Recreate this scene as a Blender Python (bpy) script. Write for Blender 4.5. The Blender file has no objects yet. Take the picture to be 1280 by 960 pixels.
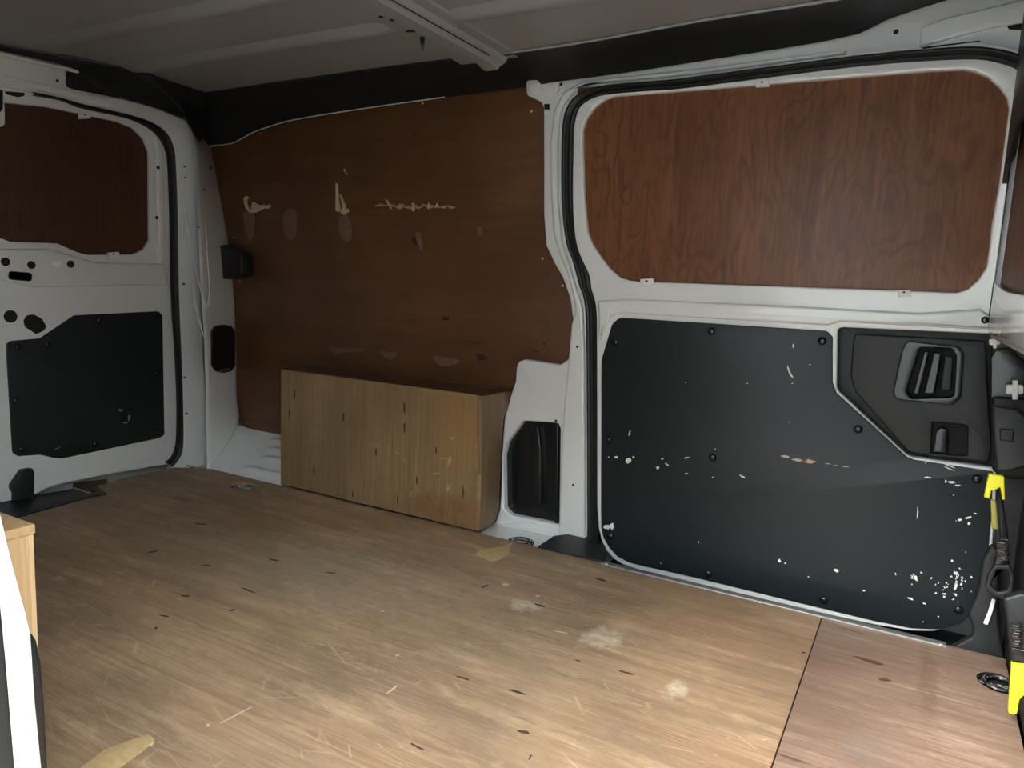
import bpy, bmesh, math, random
from mathutils import Vector, Matrix
random.seed(7)
S = bpy.context.scene
# ------------------------------------------------------------------ camera, world, exposure
H = 0.68
RM = Matrix(((0.86972, -0.104833, 0.482284), (0.491472, 0.094471, -0.865754), (0.045197, 0.989993, 0.133686)))
FPX = 915.36
CAM = Vector((0, 0, H))
cd = bpy.data.cameras.new('camera'); cam = bpy.data.objects.new('camera', cd); S.collection.objects.link(cam)
cd.sensor_width = 36; cd.lens = FPX * 36 / 1280; cd.clip_start = 0.02
cam.matrix_world = Matrix.Translation(CAM) @ RM.to_4x4()
S.camera = cam
W = bpy.data.worlds.new('overcast_sky'); S.world = W; W.use_nodes = True
bg = W.node_tree.nodes['Background']; bg.inputs[1].default_value = 5.5
# overcast sky: three times as bright overhead as at the horizon
_t = W.node_tree; _c = _t.nodes.new('ShaderNodeTexCoord'); _s = _t.nodes.new('ShaderNodeSeparateXYZ'); _m = _t.nodes.new('ShaderNodeMapRange'); _x = _t.nodes.new('ShaderNodeVectorMath'); _x.operation = 'SCALE'
_t.links.new(_c.outputs['Generated'], _s.inputs[0]); _t.links.new(_s.outputs['Z'], _m.inputs[0]); _m.inputs[3].default_value = 1/3
_x.inputs[0].default_value = (0.88, 0.96, 1.0); _t.links.new(_m.outputs[0], _x.inputs['Scale']); _t.links.new(_x.outputs[0], bg.inputs[0])
sl = bpy.data.lights.new('hazy_sun', 'SUN'); sl.energy = 3.7; sl.angle = math.radians(30); sl.color = (1.0, .97, .92)
sun = bpy.data.objects.new('hazy_sun', sl); S.collection.objects.link(sun); sun.location = (-2, -4, 6)
sun.rotation_euler = Vector((-.30, -.80, .60)).to_track_quat('Z', 'Y').to_euler()
S.view_settings.view_transform = 'Standard'; S.view_settings.look = 'None'
S.view_settings.exposure = 2.28; S.view_settings.gamma = 1
S.cycles.use_denoising = True
S.cycles.max_bounces = 10; S.cycles.diffuse_bounces = 6; S.cycles.caustics_reflective = False

# ------------------------------------------------------------------ helpers
def ray(u, v): return RM @ Vector(((u-640)/FPX, -(v-480)/FPX, -1.0))
def at(pl, u, v):
    d = ray(u, v); i = 'xyz'.index(pl[0]); t = (pl[1]-CAM[i])/d[i]
    return CAM + d*t
def at_plane(u, v, p0, n):
    d = ray(u, v); t = (p0-CAM).dot(n)/d.dot(n)
    return CAM + d*t
def to2(pl, P): return {'x': (P.y, P.z), 'y': (P.x, P.z), 'z': (P.x, P.y)}[pl[0]]
def to3(pl, a, b, w):
    ax, val, s = pl
    if ax == 'x': return Vector((val+s*w, a, b))
    if ax == 'y': return Vector((a, val+s*w, b))
    return Vector((a, b, val+s*w))
def fillet(pts, r):
    out = []; n = len(pts)
    for i in range(n):
        p = pts[i]; rr = p[2] if len(p) > 2 else r
        A = Vector(pts[i-1][:2]); P = Vector(p[:2]); B = Vector(pts[(i+1) % n][:2])
        a = A-P; b = B-P
        if rr <= 0 or a.length < 1e-6 or b.length < 1e-6: out.append(tuple(P)); continue
        ang = a.angle(b)
        if ang > math.pi-0.05: out.append(tuple(P)); continue
        d = min(rr/math.tan(ang/2), 0.48*a.length, 0.48*b.length)
        p0 = P+a.normalized()*d; p1 = P+b.normalized()*d
        k = max(2, int((math.pi-ang)/0.22))
        for j in range(k+1):
            t = j/k; q = p0*(1-t)**2+P*2*t*(1-t)+p1*t*t; out.append(tuple(q))
    return out
def catmull(pts, n=6, closed=False):
    P = [Vector(p) for p in pts]; m = len(P); out = []
    for i in range(m if closed else m-1):
        if closed: a, b, c, d = P[i-1], P[i], P[(i+1) % m], P[(i+2) % m]
        else: a, b, c, d = P[max(i-1, 0)], P[i], P[i+1], P[min(i+2, m-1)]
        for j in range(n):
            t = j/n
            out.append(0.5*((2*b)+(c-a)*t+(2*a-5*b+4*c-d)*t*t+(3*b-a-3*c+d)*t**3))
    if not closed: out.append(P[-1])
    return out
def resample(P, n):
    P = [Vector(p) for p in P]; L = [0]
    for a, b in zip(P, P[1:]): L.append(L[-1]+(b-a).length)
    out = []; j = 0
    for i in range(n):
        s = L[-1]*i/(n-1)
        while j < len(P)-2 and L[j+1] < s: j += 1
        seg = L[j+1]-L[j] or 1
        out.append(P[j].lerp(P[j+1], min(1, max(0, (s-L[j])/seg))))
    return out
def link(name, me, mat, parent=None):
    o = bpy.data.objects.new(name, me); S.collection.objects.link(o)
    if mat and not me.materials: me.materials.append(mat)
    if parent:
        o.parent = parent; o.matrix_parent_inverse = wm(parent).inverted()
    return o
def wm(o):
    m = Matrix.LocRotScale(o.location, o.rotation_euler, o.scale)
    if o.parent: m = wm(o.parent) @ o.matrix_parent_inverse @ m
    return m
def finish(me, ang=35):
    bm = bmesh.new(); bm.from_mesh(me)
    bmesh.ops.remove_doubles(bm, verts=bm.verts, dist=1e-6)
    bmesh.ops.recalc_face_normals(bm, faces=bm.faces); bm.to_mesh(me); bm.free()
    for p in me.polygons: p.use_smooth = True
    me.set_sharp_from_angle(angle=math.radians(ang))
    return me
def plate2(name, pl, outer, holes, w0, w1, bev, mat, parent=None, r=0.0, res=2):
    """solid sheet: outline (2D metres on plane pl), from depth w0 to w1 along the plane's normal"""
    cu = bpy.data.curves.new(name, 'CURVE'); cu.dimensions = '2D'; cu.fill_mode = 'BOTH'
    for poly in [outer]+list(holes):
        pts = fillet(poly, r)
        sp = cu.splines.new('POLY'); sp.points.add(len(pts)-1); sp.use_cyclic_u = True
        for q, p in zip(sp.points, pts): q.co = (p[0], p[1], 0, 1)
    cu.extrude = max((w1-w0)/2-bev, 0); cu.bevel_depth = bev; cu.bevel_resolution = res; cu.offset = -bev
    tmp = bpy.data.objects.new('tmp', cu); S.collection.objects.link(tmp)
    dg = bpy.context.evaluated_depsgraph_get(); me = bpy.data.meshes.new_from_object(tmp.evaluated_get(dg))
    bpy.data.objects.remove(tmp); bpy.data.curves.remove(cu)
    mid = (w0+w1)/2
    for v in me.vertices: v.co = to3(pl, v.co.x, v.co.y, v.co.z+mid)
    me.name = name; me.materials.clear()
    return link(name, finish(me, 50), mat, parent)
def px2(pl, poly):
    out = []
    for p in poly:
        q = to2(pl, at(pl, p[0], p[1])); out.append(q if len(p) < 3 else (q[0], q[1], p[2]))
    return out
def plate(name, pl, poly, w0, w1, bev, mat, parent=None, holes=(), r=0.0, smooth=0):
    o = px2(pl, poly)
    if smooth: o = [tuple(q) for q in catmull([p[:2] for p in o], smooth, True)]
    return plate2(name, pl, o, [px2(pl, h) for h in holes], w0, w1, bev, mat, parent, r)
def rect(a0, b0, a1, b1): return [(a0, b0), (a1, b0), (a1, b1), (a0, b1)]
def loft(name, curves, mat, parent=None, closed=False, ang=40, cap=False):
    n = len(curves[0]); V = [tuple(p) for c in curves for p in c]; F = []
    for i in range(len(curves)-1):
        for j in range(n if closed else n-1):
            k = (j+1) % n; F.append((i*n+j, i*n+k, (i+1)*n+k, (i+1)*n+j))
    if cap: F.append(tuple(range(n))); F.append(tuple(range((len(curves)-1)*n, len(curves)*n)))
    me = bpy.data.meshes.new(name); me.from_pydata(V, [], F)
    return link(name, finish(me, ang), mat, parent)
def box(name, lo, hi, mat, parent=None, bev=0.002):
    return plate2(name, ('z', 0, 1), rect(lo[0], lo[1], hi[0], hi[1]), [], lo[2], hi[2], bev, mat, parent)
def tube(name, pts, r, mat, parent=None, seg=10, closed=False):
    P = [Vector(p) for p in pts]; n = len(P); curves = []
    up = Vector((0.123, 0.31, 0.94)).normalized()
    for i in range(n):
        a = P[i-1] if (i or closed) else P[0]; b = P[(i+1) % n] if (i < n-1 or closed) else P[-1]
        t = (b-a).normalized(); x = t.cross(up).normalized(); y = t.cross(x)
        rr = r[i] if isinstance(r, (list, tuple)) else r
        curves.append([P[i]+(x*math.cos(2*math.pi*k/seg)+y*math.sin(2*math.pi*k/seg))*rr for k in range(seg)])
    if closed: curves.append(curves[0])
    return loft(name, curves, mat, parent, closed=True, cap=not closed)
def lathe_mesh(name, prof, seg=16):
    V = []; F = []
    for r, z in prof:
        for k in range(seg): a = 2*math.pi*k/seg; V.append((r*math.cos(a), r*math.sin(a), z))
    for i in range(len(prof)-1):
        for k in range(seg): l = (k+1) % seg; F.append((i*seg+k, i*seg+l, (i+1)*seg+l, (i+1)*seg+k))
    F.append(tuple(range((len(prof)-1)*seg, len(prof)*seg)))
    me = bpy.data.meshes.new(name); me.from_pydata(V, [], F); return finish(me, 40)
NORM = {'x': lambda s: Matrix.Rotation(s*math.pi/2, 4, 'Y'), 'y': lambda s: Matrix.Rotation(-s*math.pi/2, 4, 'X'), 'z': lambda s: Matrix.Rotation(0 if s > 0 else math.pi, 4, 'X')}
def put(name, me, mat, pl, u, v, w, parent, scale=1):
    o = bpy.data.objects.new(name, me); S.collection.objects.link(o)
    if not me.materials: me.materials.append(mat)
    P = at(pl, u, v); a, b = to2(pl, P); P = to3(pl, a, b, w)
    M = Matrix.Translation(P) @ NORM[pl[0]](pl[2]) @ Matrix.Scale(scale, 4)
    o.parent = parent; o.matrix_parent_inverse = wm(parent).inverted()
    loc, rot, sc = M.decompose(); o.location = loc; o.rotation_euler = rot.to_euler(); o.scale = sc
    return o
def chips(name, pl, items, w, mat, parent, w0=None, kind='stuff', bmax=9):
    """flakes and gouges: each item (u, v, ru, rv, rot) a jagged polygon of its own"""
    V = []; F = []
    for it in items:
        u, v, ru, rv = it[:4]; rot = math.radians(it[4]) if len(it) > 4 else 0
        n = 11; k0 = len(V); top = []; bot = []
        for k in range(n):
            a = 2*math.pi*k/n; q = random.uniform(.6, 1.15)
            du, dv = ru*q*math.cos(a), rv*q*math.sin(a)
            P = to2(pl, at(pl, u+du*math.cos(rot)-dv*math.sin(rot), v+du*math.sin(rot)+dv*math.cos(rot)))
            P = (P[0], min(P[1], bmax)); top.append(to3(pl, P[0], P[1], w)); bot.append(to3(pl, P[0], P[1], w0 if w0 is not None else w-.0008))
        V += [tuple(p) for p in top+bot]
        F.append(tuple(range(k0, k0+n)))
        for k in range(n): l = (k+1) % n; F.append((k0+k, k0+n+k, k0+n+l, k0+l))
    me = bpy.data.meshes.new(name); me.from_pydata(V, [], F)
    bm = bmesh.new(); bm.from_mesh(me); bmesh.ops.recalc_face_normals(bm, faces=bm.faces); bm.to_mesh(me); bm.free()
    o = link(name, me, mat, parent)
    if kind: o['kind'] = kind
    return o
def empty(name, loc):
    o = bpy.data.objects.new(name, None); S.collection.objects.link(o); o.location = loc; o.empty_display_size = .1; return o
def tag(o, label, cat, group=None, kind=None):
    o['label'] = label; o['category'] = cat
    if group: o['group'] = group
    if kind: o['kind'] = kind
    return o

# ------------------------------------------------------------------ materials
class NT:
    def __init__(s, name):
        s.m = bpy.data.materials.new(name); s.m.use_nodes = True; s.t = s.m.node_tree; s.b = s.t.nodes['Principled BSDF']
        s.co = s.t.nodes.new('ShaderNodeTexCoord').outputs['Object']
    def n(s, ty, **kw):
        o = s.t.nodes.new(ty)
        for k, v in kw.items(): setattr(o, k, v)
        return o
    def l(s, a, b): s.t.links.new(a, b)
    def inp(s, sock, v):
        if hasattr(v, 'node'): s.l(v, sock)
        else: sock.default_value = v
    def map(s, scale, loc=(0, 0, 0), rot=(0, 0, 0), src=None):
        o = s.n('ShaderNodeMapping'); s.l(src or s.co, o.inputs[0])
        o.inputs['Scale'].default_value = scale; o.inputs['Location'].default_value = loc; o.inputs['Rotation'].default_value = rot
        return o.outputs[0]
    def noise(s, vec, scale, detail=4, rough=.55, dist=0):
        o = s.n('ShaderNodeTexNoise'); s.l(vec, o.inputs['Vector'])
        o.inputs['Scale'].default_value = scale; o.inputs['Detail'].default_value = detail
        o.inputs['Roughness'].default_value = rough; o.inputs['Distortion'].default_value = dist
        return o.outputs['Fac']
    def ramp(s, f, stops):
        o = s.n('ShaderNodeValToRGB'); s.l(f, o.inputs[0]); e = o.color_ramp.elements
        while len(e) < len(stops): e.new(.5)
        for q, (p, c) in zip(e, stops):
            q.position = p; q.color = (c, c, c, 1) if isinstance(c, (int, float)) else (*c, 1)
        return o.outputs[0]
    def mix(s, f, a, b, mode='MIX'):
        o = s.n('ShaderNodeMix', data_type='RGBA', blend_type=mode)
        s.inp(o.inputs[0], f)
        for k, v in ((6, a), (7, b)):
            if hasattr(v, 'node'): s.l(v, o.inputs[k])
            else: o.inputs[k].default_value = (*v, 1)
        return o.outputs[2]
    def math(s, op, a, b=0.0, clamp=True):
        o = s.n('ShaderNodeMath', operation=op); s.inp(o.inputs[0], a); s.inp(o.inputs[1], b); o.use_clamp = clamp
        return o.outputs[0]
    def out(s, col, rough=.5, bump=None, bs=.2, bd=.001, spec=None, metal=0, coat=0):
        if hasattr(col, 'node'): s.l(col, s.b.inputs['Base Color'])
        else: s.b.inputs['Base Color'].default_value = (*col, 1)
        s.inp(s.b.inputs['Roughness'], rough); s.b.inputs['Metallic'].default_value = metal
        if spec is not None: s.b.inputs['Specular IOR Level'].default_value = spec
        if coat: s.b.inputs['Coat Weight'].default_value = coat; s.b.inputs['Coat Roughness'].default_value = .08
        if bump is not None:
            o = s.n('ShaderNodeBump'); o.inputs['Strength'].default_value = bs; o.inputs['Distance'].default_value = bd
            s.l(bump, o.inputs['Height']); s.l(o.outputs[0], s.b.inputs['Normal'])
        return s.m
def m_paint(name, col, rough=.3, coat=.3):
    t = NT(name); n = t.noise(t.map((1, 1, 1)), 6, 5)
    c = t.mix(t.ramp(n, [(.35, 0), (.75, .25)]), col, tuple(x*.86 for x in col))
    d = t.noise(t.map((1, 1, 1)), 160, 2)
    c = t.mix(t.ramp(d, [(.74, 0), (.78, .35)]), c, (.25, .22, .18))
    return t.out(c, rough, coat=coat)
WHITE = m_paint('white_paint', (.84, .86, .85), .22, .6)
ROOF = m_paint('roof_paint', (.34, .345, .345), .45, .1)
def m_plain(name, col, rough=.5, metal=0, noise=.15, scale=60, coat=0, bs=0.0):
    t = NT(name); n = t.noise(t.map((1, 1, 1)), scale, 4)
    c = t.mix(n, tuple(x*(1-noise) for x in col), tuple(min(1, x*(1+noise)) for x in col))
    return t.out(c, rough, metal=metal, coat=coat, bump=n if bs else None, bs=bs, bd=.0006)
BLACK = m_plain('black_panel', (.014, .019, .022), .42, noise=.25, scale=7)
BLACK.node_tree.nodes['Principled BSDF'].inputs['Specular IOR Level'].default_value = .35
PLAST = m_plain('black_grained_plastic', (.010, .012, .013), .5, scale=900, bs=.5)
GLOSSBLK = m_plain('glossy_black_plastic', (.010, .012, .013), .22)
RUBBER = m_plain('black_rubber', (.010, .012, .012), .45)
TRIM = m_plain('cant_rail_felt', (.009, .011, .012), .5, noise=.3, scale=12)
HOLE = m_plain('hole_black', (.006, .007, .008), .8)
STEEL = m_plain('bright_steel', (.72, .72, .70), .2, metal=1)
ALU = m_plain('aluminium', (.36, .36, .35), .5, metal=.7, noise=.12, scale=80)
YELLOW = m_plain('yellow_plastic', (.82, .80, .03), .4, noise=.04)
CHIP = m_plain('chipped_white', (.86, .855, .83), .6)
SPLINT = m_plain('raw_splinter', (.60, .50, .34), .8, noise=.3, scale=200)
BARE = m_plain('bare_inner_ply', (.20, .115, .085), .8, noise=.3, scale=120)
TORN = m_plain('torn_floor_veneer', (.54, .38, .18), .7, noise=.3, scale=90)
SPR = m_plain('dark_spring_steel', (.22, .22, .21), .3, metal=.9)
KNOT = m_plain('dark_wood_knot', (.070, .038, .020), .8, noise=.3)
SCREW = m_plain('zinc_screw', (.85, .82, .74), .35, metal=.4)
ASPH = m_plain('asphalt', (.16, .16, .155), .9, noise=.3, scale=40)
RENDERW = m_plain('added_house_render', (.35, .345, .34), .9, noise=.1, scale=5)

def m_wood(name, axis, dark, mid, light, grain=34, long=1.3, rough=.55, swirl=0, streaks=.5, scr=0, dirt=None, coat=0, spots=(), fine=.55):
    """axis: direction along which the grain runs"""
    t = NT(name)
    sc = [grain]*3; sc['xyz'.index(axis)] = long
    co = t.co
    if swirl:
        n0 = t.n('ShaderNodeTexNoise'); t.l(t.map((1, 1, 1)), n0.inputs['Vector']); n0.inputs['Scale'].default_value = 2.6; n0.inputs['Detail'].default_value = 3
        v = t.n('ShaderNodeVectorMath', operation='MULTIPLY_ADD'); t.l(n0.outputs['Color'], v.inputs[0])
        v.inputs[1].default_value = (swirl,)*3; t.l(t.co, v.inputs[2]); co = v.outputs[0]
    g = t.noise(t.map(sc, src=co), 1, 8, .72, 1.2)
    big = t.noise(t.map((1, 1, 1)), 2.2, 5, .6)
    fig = None
    if swirl > .15:
        scf = [7.0]*3; scf['xyz'.index(axis)] = 2.2
        f0 = t.noise(t.map(scf, (2, 8, 5)), 1, 3, .5, .4)
        f1 = t.math('SINE', t.math('MULTIPLY', f0, 95.0, False), 0, False)
        fig = t.math('MULTIPLY', t.ramp(f1, [(.1, 0), (.95, 1)]), t.ramp(t.noise(t.map((1, 1, 1)), 9, 4), [(.35, .15), (.65, 1)]))
    sc2 = [12.0]*3; sc2['xyz'.index(axis)] = .7
    band = t.noise(t.map(sc2, (3, 5, 1), src=co), 1, 3)
    c = t.ramp(g, [(.22, dark), (.48, mid), (.80, light)])
    c = t.mix(t.ramp(band, [(.35, 0), (.7, .55)]), c, light)
    c = t.mix(t.ramp(big, [(.42, .45), (.62, 0)]), c, dark)
    scg = [150.0]*3; scg['xyz'.index(axis)] = 3.0
    fg = t.noise(t.map(scg, (2, 6, 9)), 1, 4, .7, .5)
    c = t.mix(t.ramp(fg, [(.30, fine), (.50, 0)]), c, dark)
    c = t.mix(t.ramp(fg, [(.54, 0), (.74, fine)]), c, tuple(min(1, x*1.15) for x in light))
    if fig is not None: c = t.mix(t.math('MULTIPLY', fig, .6), c, tuple(x*.75 for x in dark))
    # short dark pores along the grain
    sc3 = [46.0]*3; sc3['xyz'.index(axis)] = 5.5
    po = t.noise(t.map(sc3, (7, 1, 4)), 1, 2)
    c = t.mix(t.ramp(po, [(.70, 0), (.77, streaks)]), c, tuple(x*.3 for x in dark))
    if dirt:
        d = t.noise(t.map((.8, 2.2, 1), (4, 2, 0)), 3.4, 9, .74)
        c = t.mix(t.ramp(d, [(.44, 0), (.66, .85)]), c, dirt)
        d = t.noise(t.map((.7, 3, 1), (9, 7, 0)), 5, 9, .78)
        c = t.mix(t.ramp(d, [(.52, 0), (.70, .6)]), c, tuple(min(1, x*1.35) for x in light))
        d = t.noise(t.map((1.5, 10, 1), (1, 3, 0)), 6, 6, .7)
        c = t.mix(t.ramp(d, [(.58, 0), (.72, .55)]), c, dark)
    if scr:
        for k, (rz, s, ph) in enumerate(((.5, 7, 1), (-.35, 9, 5), (1.35, 6, 9), (.05, 12, 3), (.9, 11, 13), (-.9, 13, 17), (2.2, 10, 23))):
            m = t.map((1.2, 14, 1), (ph, ph*2, 0), (0, 0, rz))
            vo = t.n('ShaderNodeTexVoronoi', feature='DISTANCE_TO_EDGE'); t.l(m, vo.inputs['Vector']); vo.inputs['Scale'].default_value = s*.28
            ln = t.ramp(vo.outputs['Distance'], [(0, 1), (.012, 0)])
            msk = t.ramp(t.noise(t.map((1, 1, 1), (ph, 0, 0)), 6, 3), [(.5, 0), (.68, 1)])
            c = t.mix(t.math('MULTIPLY', t.math('MULTIPLY', ln, msk), scr), c, tuple(min(1, x*1.5) for x in light))
    for (px, py, pz, rx, ry, rz, col, amt) in spots:
        m = t.map((1/rx, 1/ry, 1/rz), (-px/rx, -py/ry, -pz/rz))
        L = t.n('ShaderNodeVectorMath', operation='LENGTH'); t.l(m, L.inputs[0])
        nn = t.noise(t.map((1, 1, 1)), 38, 5, .7)
        f = t.math('SUBTRACT', t.math('ADD', t.math('SUBTRACT', 1.5, L.outputs['Value']), 0), t.ramp(nn, [(.3, 0), (.7, 1)]))
        c = t.mix(t.math('MULTIPLY', f, amt), c, col)
    rg = t.ramp(g, [(.2, rough+.08), (.8, rough-.08)])
    return t.out(c, rg, bump=g, bs=.25, bd=.0008, coat=coat)
def fs(u, v, ru, rv, col, amt):   # worn patch on the floor, from its pixel
    P = at(('z', 0, 1), u, v); return (P.x, P.y, 0, ru, rv, 1, col, amt)
PALE = (.72, .62, .46)
FLOOR1 = m_wood('floor_plywood', 'x', (.215, .118, .064), (.375, .240, .140), (.50, .345, .212), 26, 1.1, .55, scr=.5, dirt=(.20, .140, .088), streaks=.6,
    spots=[fs(752, 798, .045, .05, PALE, 1), fs(655, 756, .05, .035, PALE, .8), fs(845, 862, .025, .04, PALE, .9), fs(225, 624, .06, .022, (.06, .03, .02), .8),
           fs(440, 720, .45, .22, (.42, .34, .245), .5), fs(300, 700, .5, .2, (.33, .265, .19), .6)])
FLOOR2 = m_wood('floor_plywood_front', 'x', (.125, .074, .050), (.25, .162, .115), (.38, .27, .20), 30, 1.3, .5, scr=.15, dirt=(.17, .105, .075), streaks=.7,
    spots=[fs(1160, 850, .02, .2, (.10, .055, .035), .6), fs(1080, 935, .05, .06, (.16, .15, .14), .5)])
def bs(u, v, ru, rv, col, amt):
    P = at(('y', 1.668, -1), u, v); return (P.x, P.y, P.z, ru, 1, rv, col, amt)
BOXW = m_wood('box_plywood', 'z', (.19, .115, .050), (.31, .205, .105), (.40, .285, .155), 30, 1.2, .5, streaks=.5,
    spots=[bs(575, 520, .12, .22, (.36, .19, .07), 1), bs(560, 640, .18, .07, (.24, .11, .05), 1), bs(530, 478, .25, .03, (.42, .28, .12), 1), bs(603, 580, .02, .2, (.50, .33, .14), 1), bs(420, 560, .09, .2, (.20, .14, .085), .5)])
NBOXW = m_wood('near_box_plywood', 'z', (.36, .22, .10), (.52, .34, .17), (.62, .44, .25), 60, 2.0, .5, streaks=.3)
LINING = m_wood('lining_plywood', 'x', (.075, .030, .013), (.145, .064, .026), (.20, .095, .040), 16, 2.0, .42, swirl=.1, streaks=.4, fine=.18)
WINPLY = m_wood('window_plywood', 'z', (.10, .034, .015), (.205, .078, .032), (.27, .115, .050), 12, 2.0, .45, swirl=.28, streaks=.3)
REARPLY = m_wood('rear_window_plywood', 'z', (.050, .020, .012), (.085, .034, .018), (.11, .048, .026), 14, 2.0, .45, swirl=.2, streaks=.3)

# ------------------------------------------------------------------ planes of the van
YW = 1.80           # far side sheet metal
YP = 1.845          # plywood lining in its recess
YD = 1.772          # sliding door inner skin
XR = -2.212         # rear frame / doors
XB = 0.110          # upper bulkhead
XL = 0.207          # lower bulkhead
ZC = 1.25           # roof skin
FAR = ('y', YW, -1); PLY = ('y', YP, -1); DOOR = ('y', YD, -1); REAR = ('x', XR, 1); BULK = ('x', XB, -1); FLR = ('z', 0, 1)

# ------------------------------------------------------------------ outside: ground, and a house wall added to block the low sky
g = box('ground', (-14, -12, -.62), (14, 8, -.56), ASPH, bev=0); tag(g, 'grey asphalt yard the van stands on', 'ground', kind='structure')
h = box('added_house_wall', (-9, -4.3, -.56), (9, -4.0, 3.4), RENDERW); tag(h, 'unseen rendered wall added across the yard to block low sky light', 'building', kind='structure')  # out of view, added to shape the daylight entering the doorway

# ------------------------------------------------------------------ floor
ub = box('underbody', (-2.40, .22, -.20), (.60, 1.97, -.10), PLAST, bev=0); tag(ub, 'dark van underbody added below the floor to stop light leaks', 'underbody', kind='structure')  # slab added to close light leaks round the floor edges
floor = plate2('floor', FLR, [(-2.34, .27), (.60, .27), (.60, 1.669), (-.66, 1.669), (-.70, 1.93), (-2.34, 1.93)], [], -.06, -.014, 0, WHITE)
tag(floor, 'white painted metal floor pan under plywood sheets', 'floor', kind='structure')
fl1 = [(-.1285, .30), (-.1285, 1.664), (-2.13, 1.664), (-2.215, 1.60), (-2.222, 1.43), (-2.20, 1.33), (-2.125, 1.235), (-2.10, 1.06), (-2.07, .95), (-2.09, .30)]
holes = []
def ell(c, rx, ry, n=24): return [(c[0]+rx*math.cos(2*math.pi*k/n), c[1]+ry*math.sin(2*math.pi*k/n)) for k in range(n)]
sheet1 = plate2('plywood_sheet', FLR, fl1, [ell((-1.855, 1.588), .055, .036)], -.0135, 0, .0012, FLOOR1, floor)
sheet2 = plate2('plywood_sheet', FLR, [(-.1265, .30), (.205, .30), (.205, 1.664), (-.1265, 1.664)], [ell((.185, 1.545), .036, .040)], -.0135, 0, .0012, FLOOR2, floor)
strip = plate2('edge_strip', FLR, [(-.642, 1.648), (.104, 1.648), (.104, 1.668), (-.642, 1.668)], [], -.002, .0035, .001, ALU, floor)
sm = lathe_mesh('screw', [(.0042, 0), (.0042, .0012), (.003, .0022)], 10)
for u, v in ((758, 707), (950, 755), (1176, 808.5)): put('screw', sm, SCREW, FLR, u, v, .0035, floor)
plate('sill_cover', FLR, [(672, 685), (692, 672), (733, 667), (751, 669), (758, 690), (756, 704.5)], -.012, .006, .003, PLAST, floor)
box('door_sill', (-.70, 1.667, -.095), (.60, 1.935, -.075), PLAST, floor)
box('sill_riser', (-.66, 1.664, -.08), (.24, 1.668, -.003), PLAST, floor, .001)
plate('rear_sill_cover', FLR, [(-60, 640), (0, 627), (44, 620), (90, 612), (118, 606), (134, 618), (109, 623), (37, 643), (-60, 672)], -.012, .003, .002, PLAST, floor)
plate('sill_edge', FLR, [(90, 612), (111, 618.5), (114, 617.3), (93, 610.5)], -.004, .005, .001, ALU, floor)
plate('sill_batten', FLR, [(92, 605.5), (134, 601), (134, 603.5), (101, 608), (122, 614.5), (116, 616.5), (91, 609)], -.004, .006, .001, KNOT, floor)
plate('torn_veneer', FLR, [(594, 694), (600, 687), (618, 685), (630, 683), (643, 676), (637, 687), (636, 694), (624, 700), (612, 702), (605, 697)], -.001, .0012, .0003, TORN, sheet1)
plate('torn_veneer', FLR, [(95, 965), (130, 938), (165, 925), (187, 918), (193, 925), (180, 938), (160, 952), (140, 968)], -.001, .0012, .0003, TORN, sheet1)
chips('knot_marks', FLR, [(783, 841, 14, 1.20, 15), (580, 848, 10, 1.20, 15), (646, 865, 12, 1.80, 17), (675, 757, 9, 1.20, 18), (655, 915, 10, 1.80, 12), (752, 725, 8, 1.20, 15), (606, 733, 5, 0.90, -20),
    (205, 770, 7, 0.90, 10), (232, 745, 6, 0.90, 5), (258, 707, 8, 0.90, 3), (310, 738, 9, 0.90, 20), (290, 763, 5, 1.20, -20), (195, 785, 3, 1.20, 0), (520, 933, 10, 1.50, 25), (663, 946, 4, 1.20, -60),
    (342, 700, 6, 0.72, 8), (722, 826, 4, 0.72, 15), (1004, 816, 3, 0.90, 0), (414, 716, 6, 0.72, 6), (250, 655, 8, 0.72, 5), (190, 690, 9, 0.72, -12)], .0006, KNOT, sheet1)
chips('pale_gouges', FLR, [(752, 797, 7, 2, 10), (760, 801, 4, 1.4, 10), (745, 795, 4, 1.2, 10), (700, 790, 10, .7, 10), (655, 757, 6, 1.6, 5), (672, 745, 4, 1, 5), (843, 861, 4, 1.4, 20), (490, 862, 10, 1.2, -38), (260, 907, 2.5, 2, 0), (297, 893, 32, .7, -28), (188, 931, 5, 2, -30), (153, 953, 6, 3, -20), (632, 731, 6, 2.5, 0), (478, 764, 3, 1, 0), (497, 819, 3, .8, -30)], .0005, m_plain('pale_gouge', (.62, .52, .37), .7, noise=.2, scale=300), sheet1)
chips('dark_knots', FLR, [(1085, 826, 22, 3, 18), (1105, 850, 10, 2, 10)], .0005, m_plain('brown_stain', (.10, .05, .032), .6), sheet2)

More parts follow.
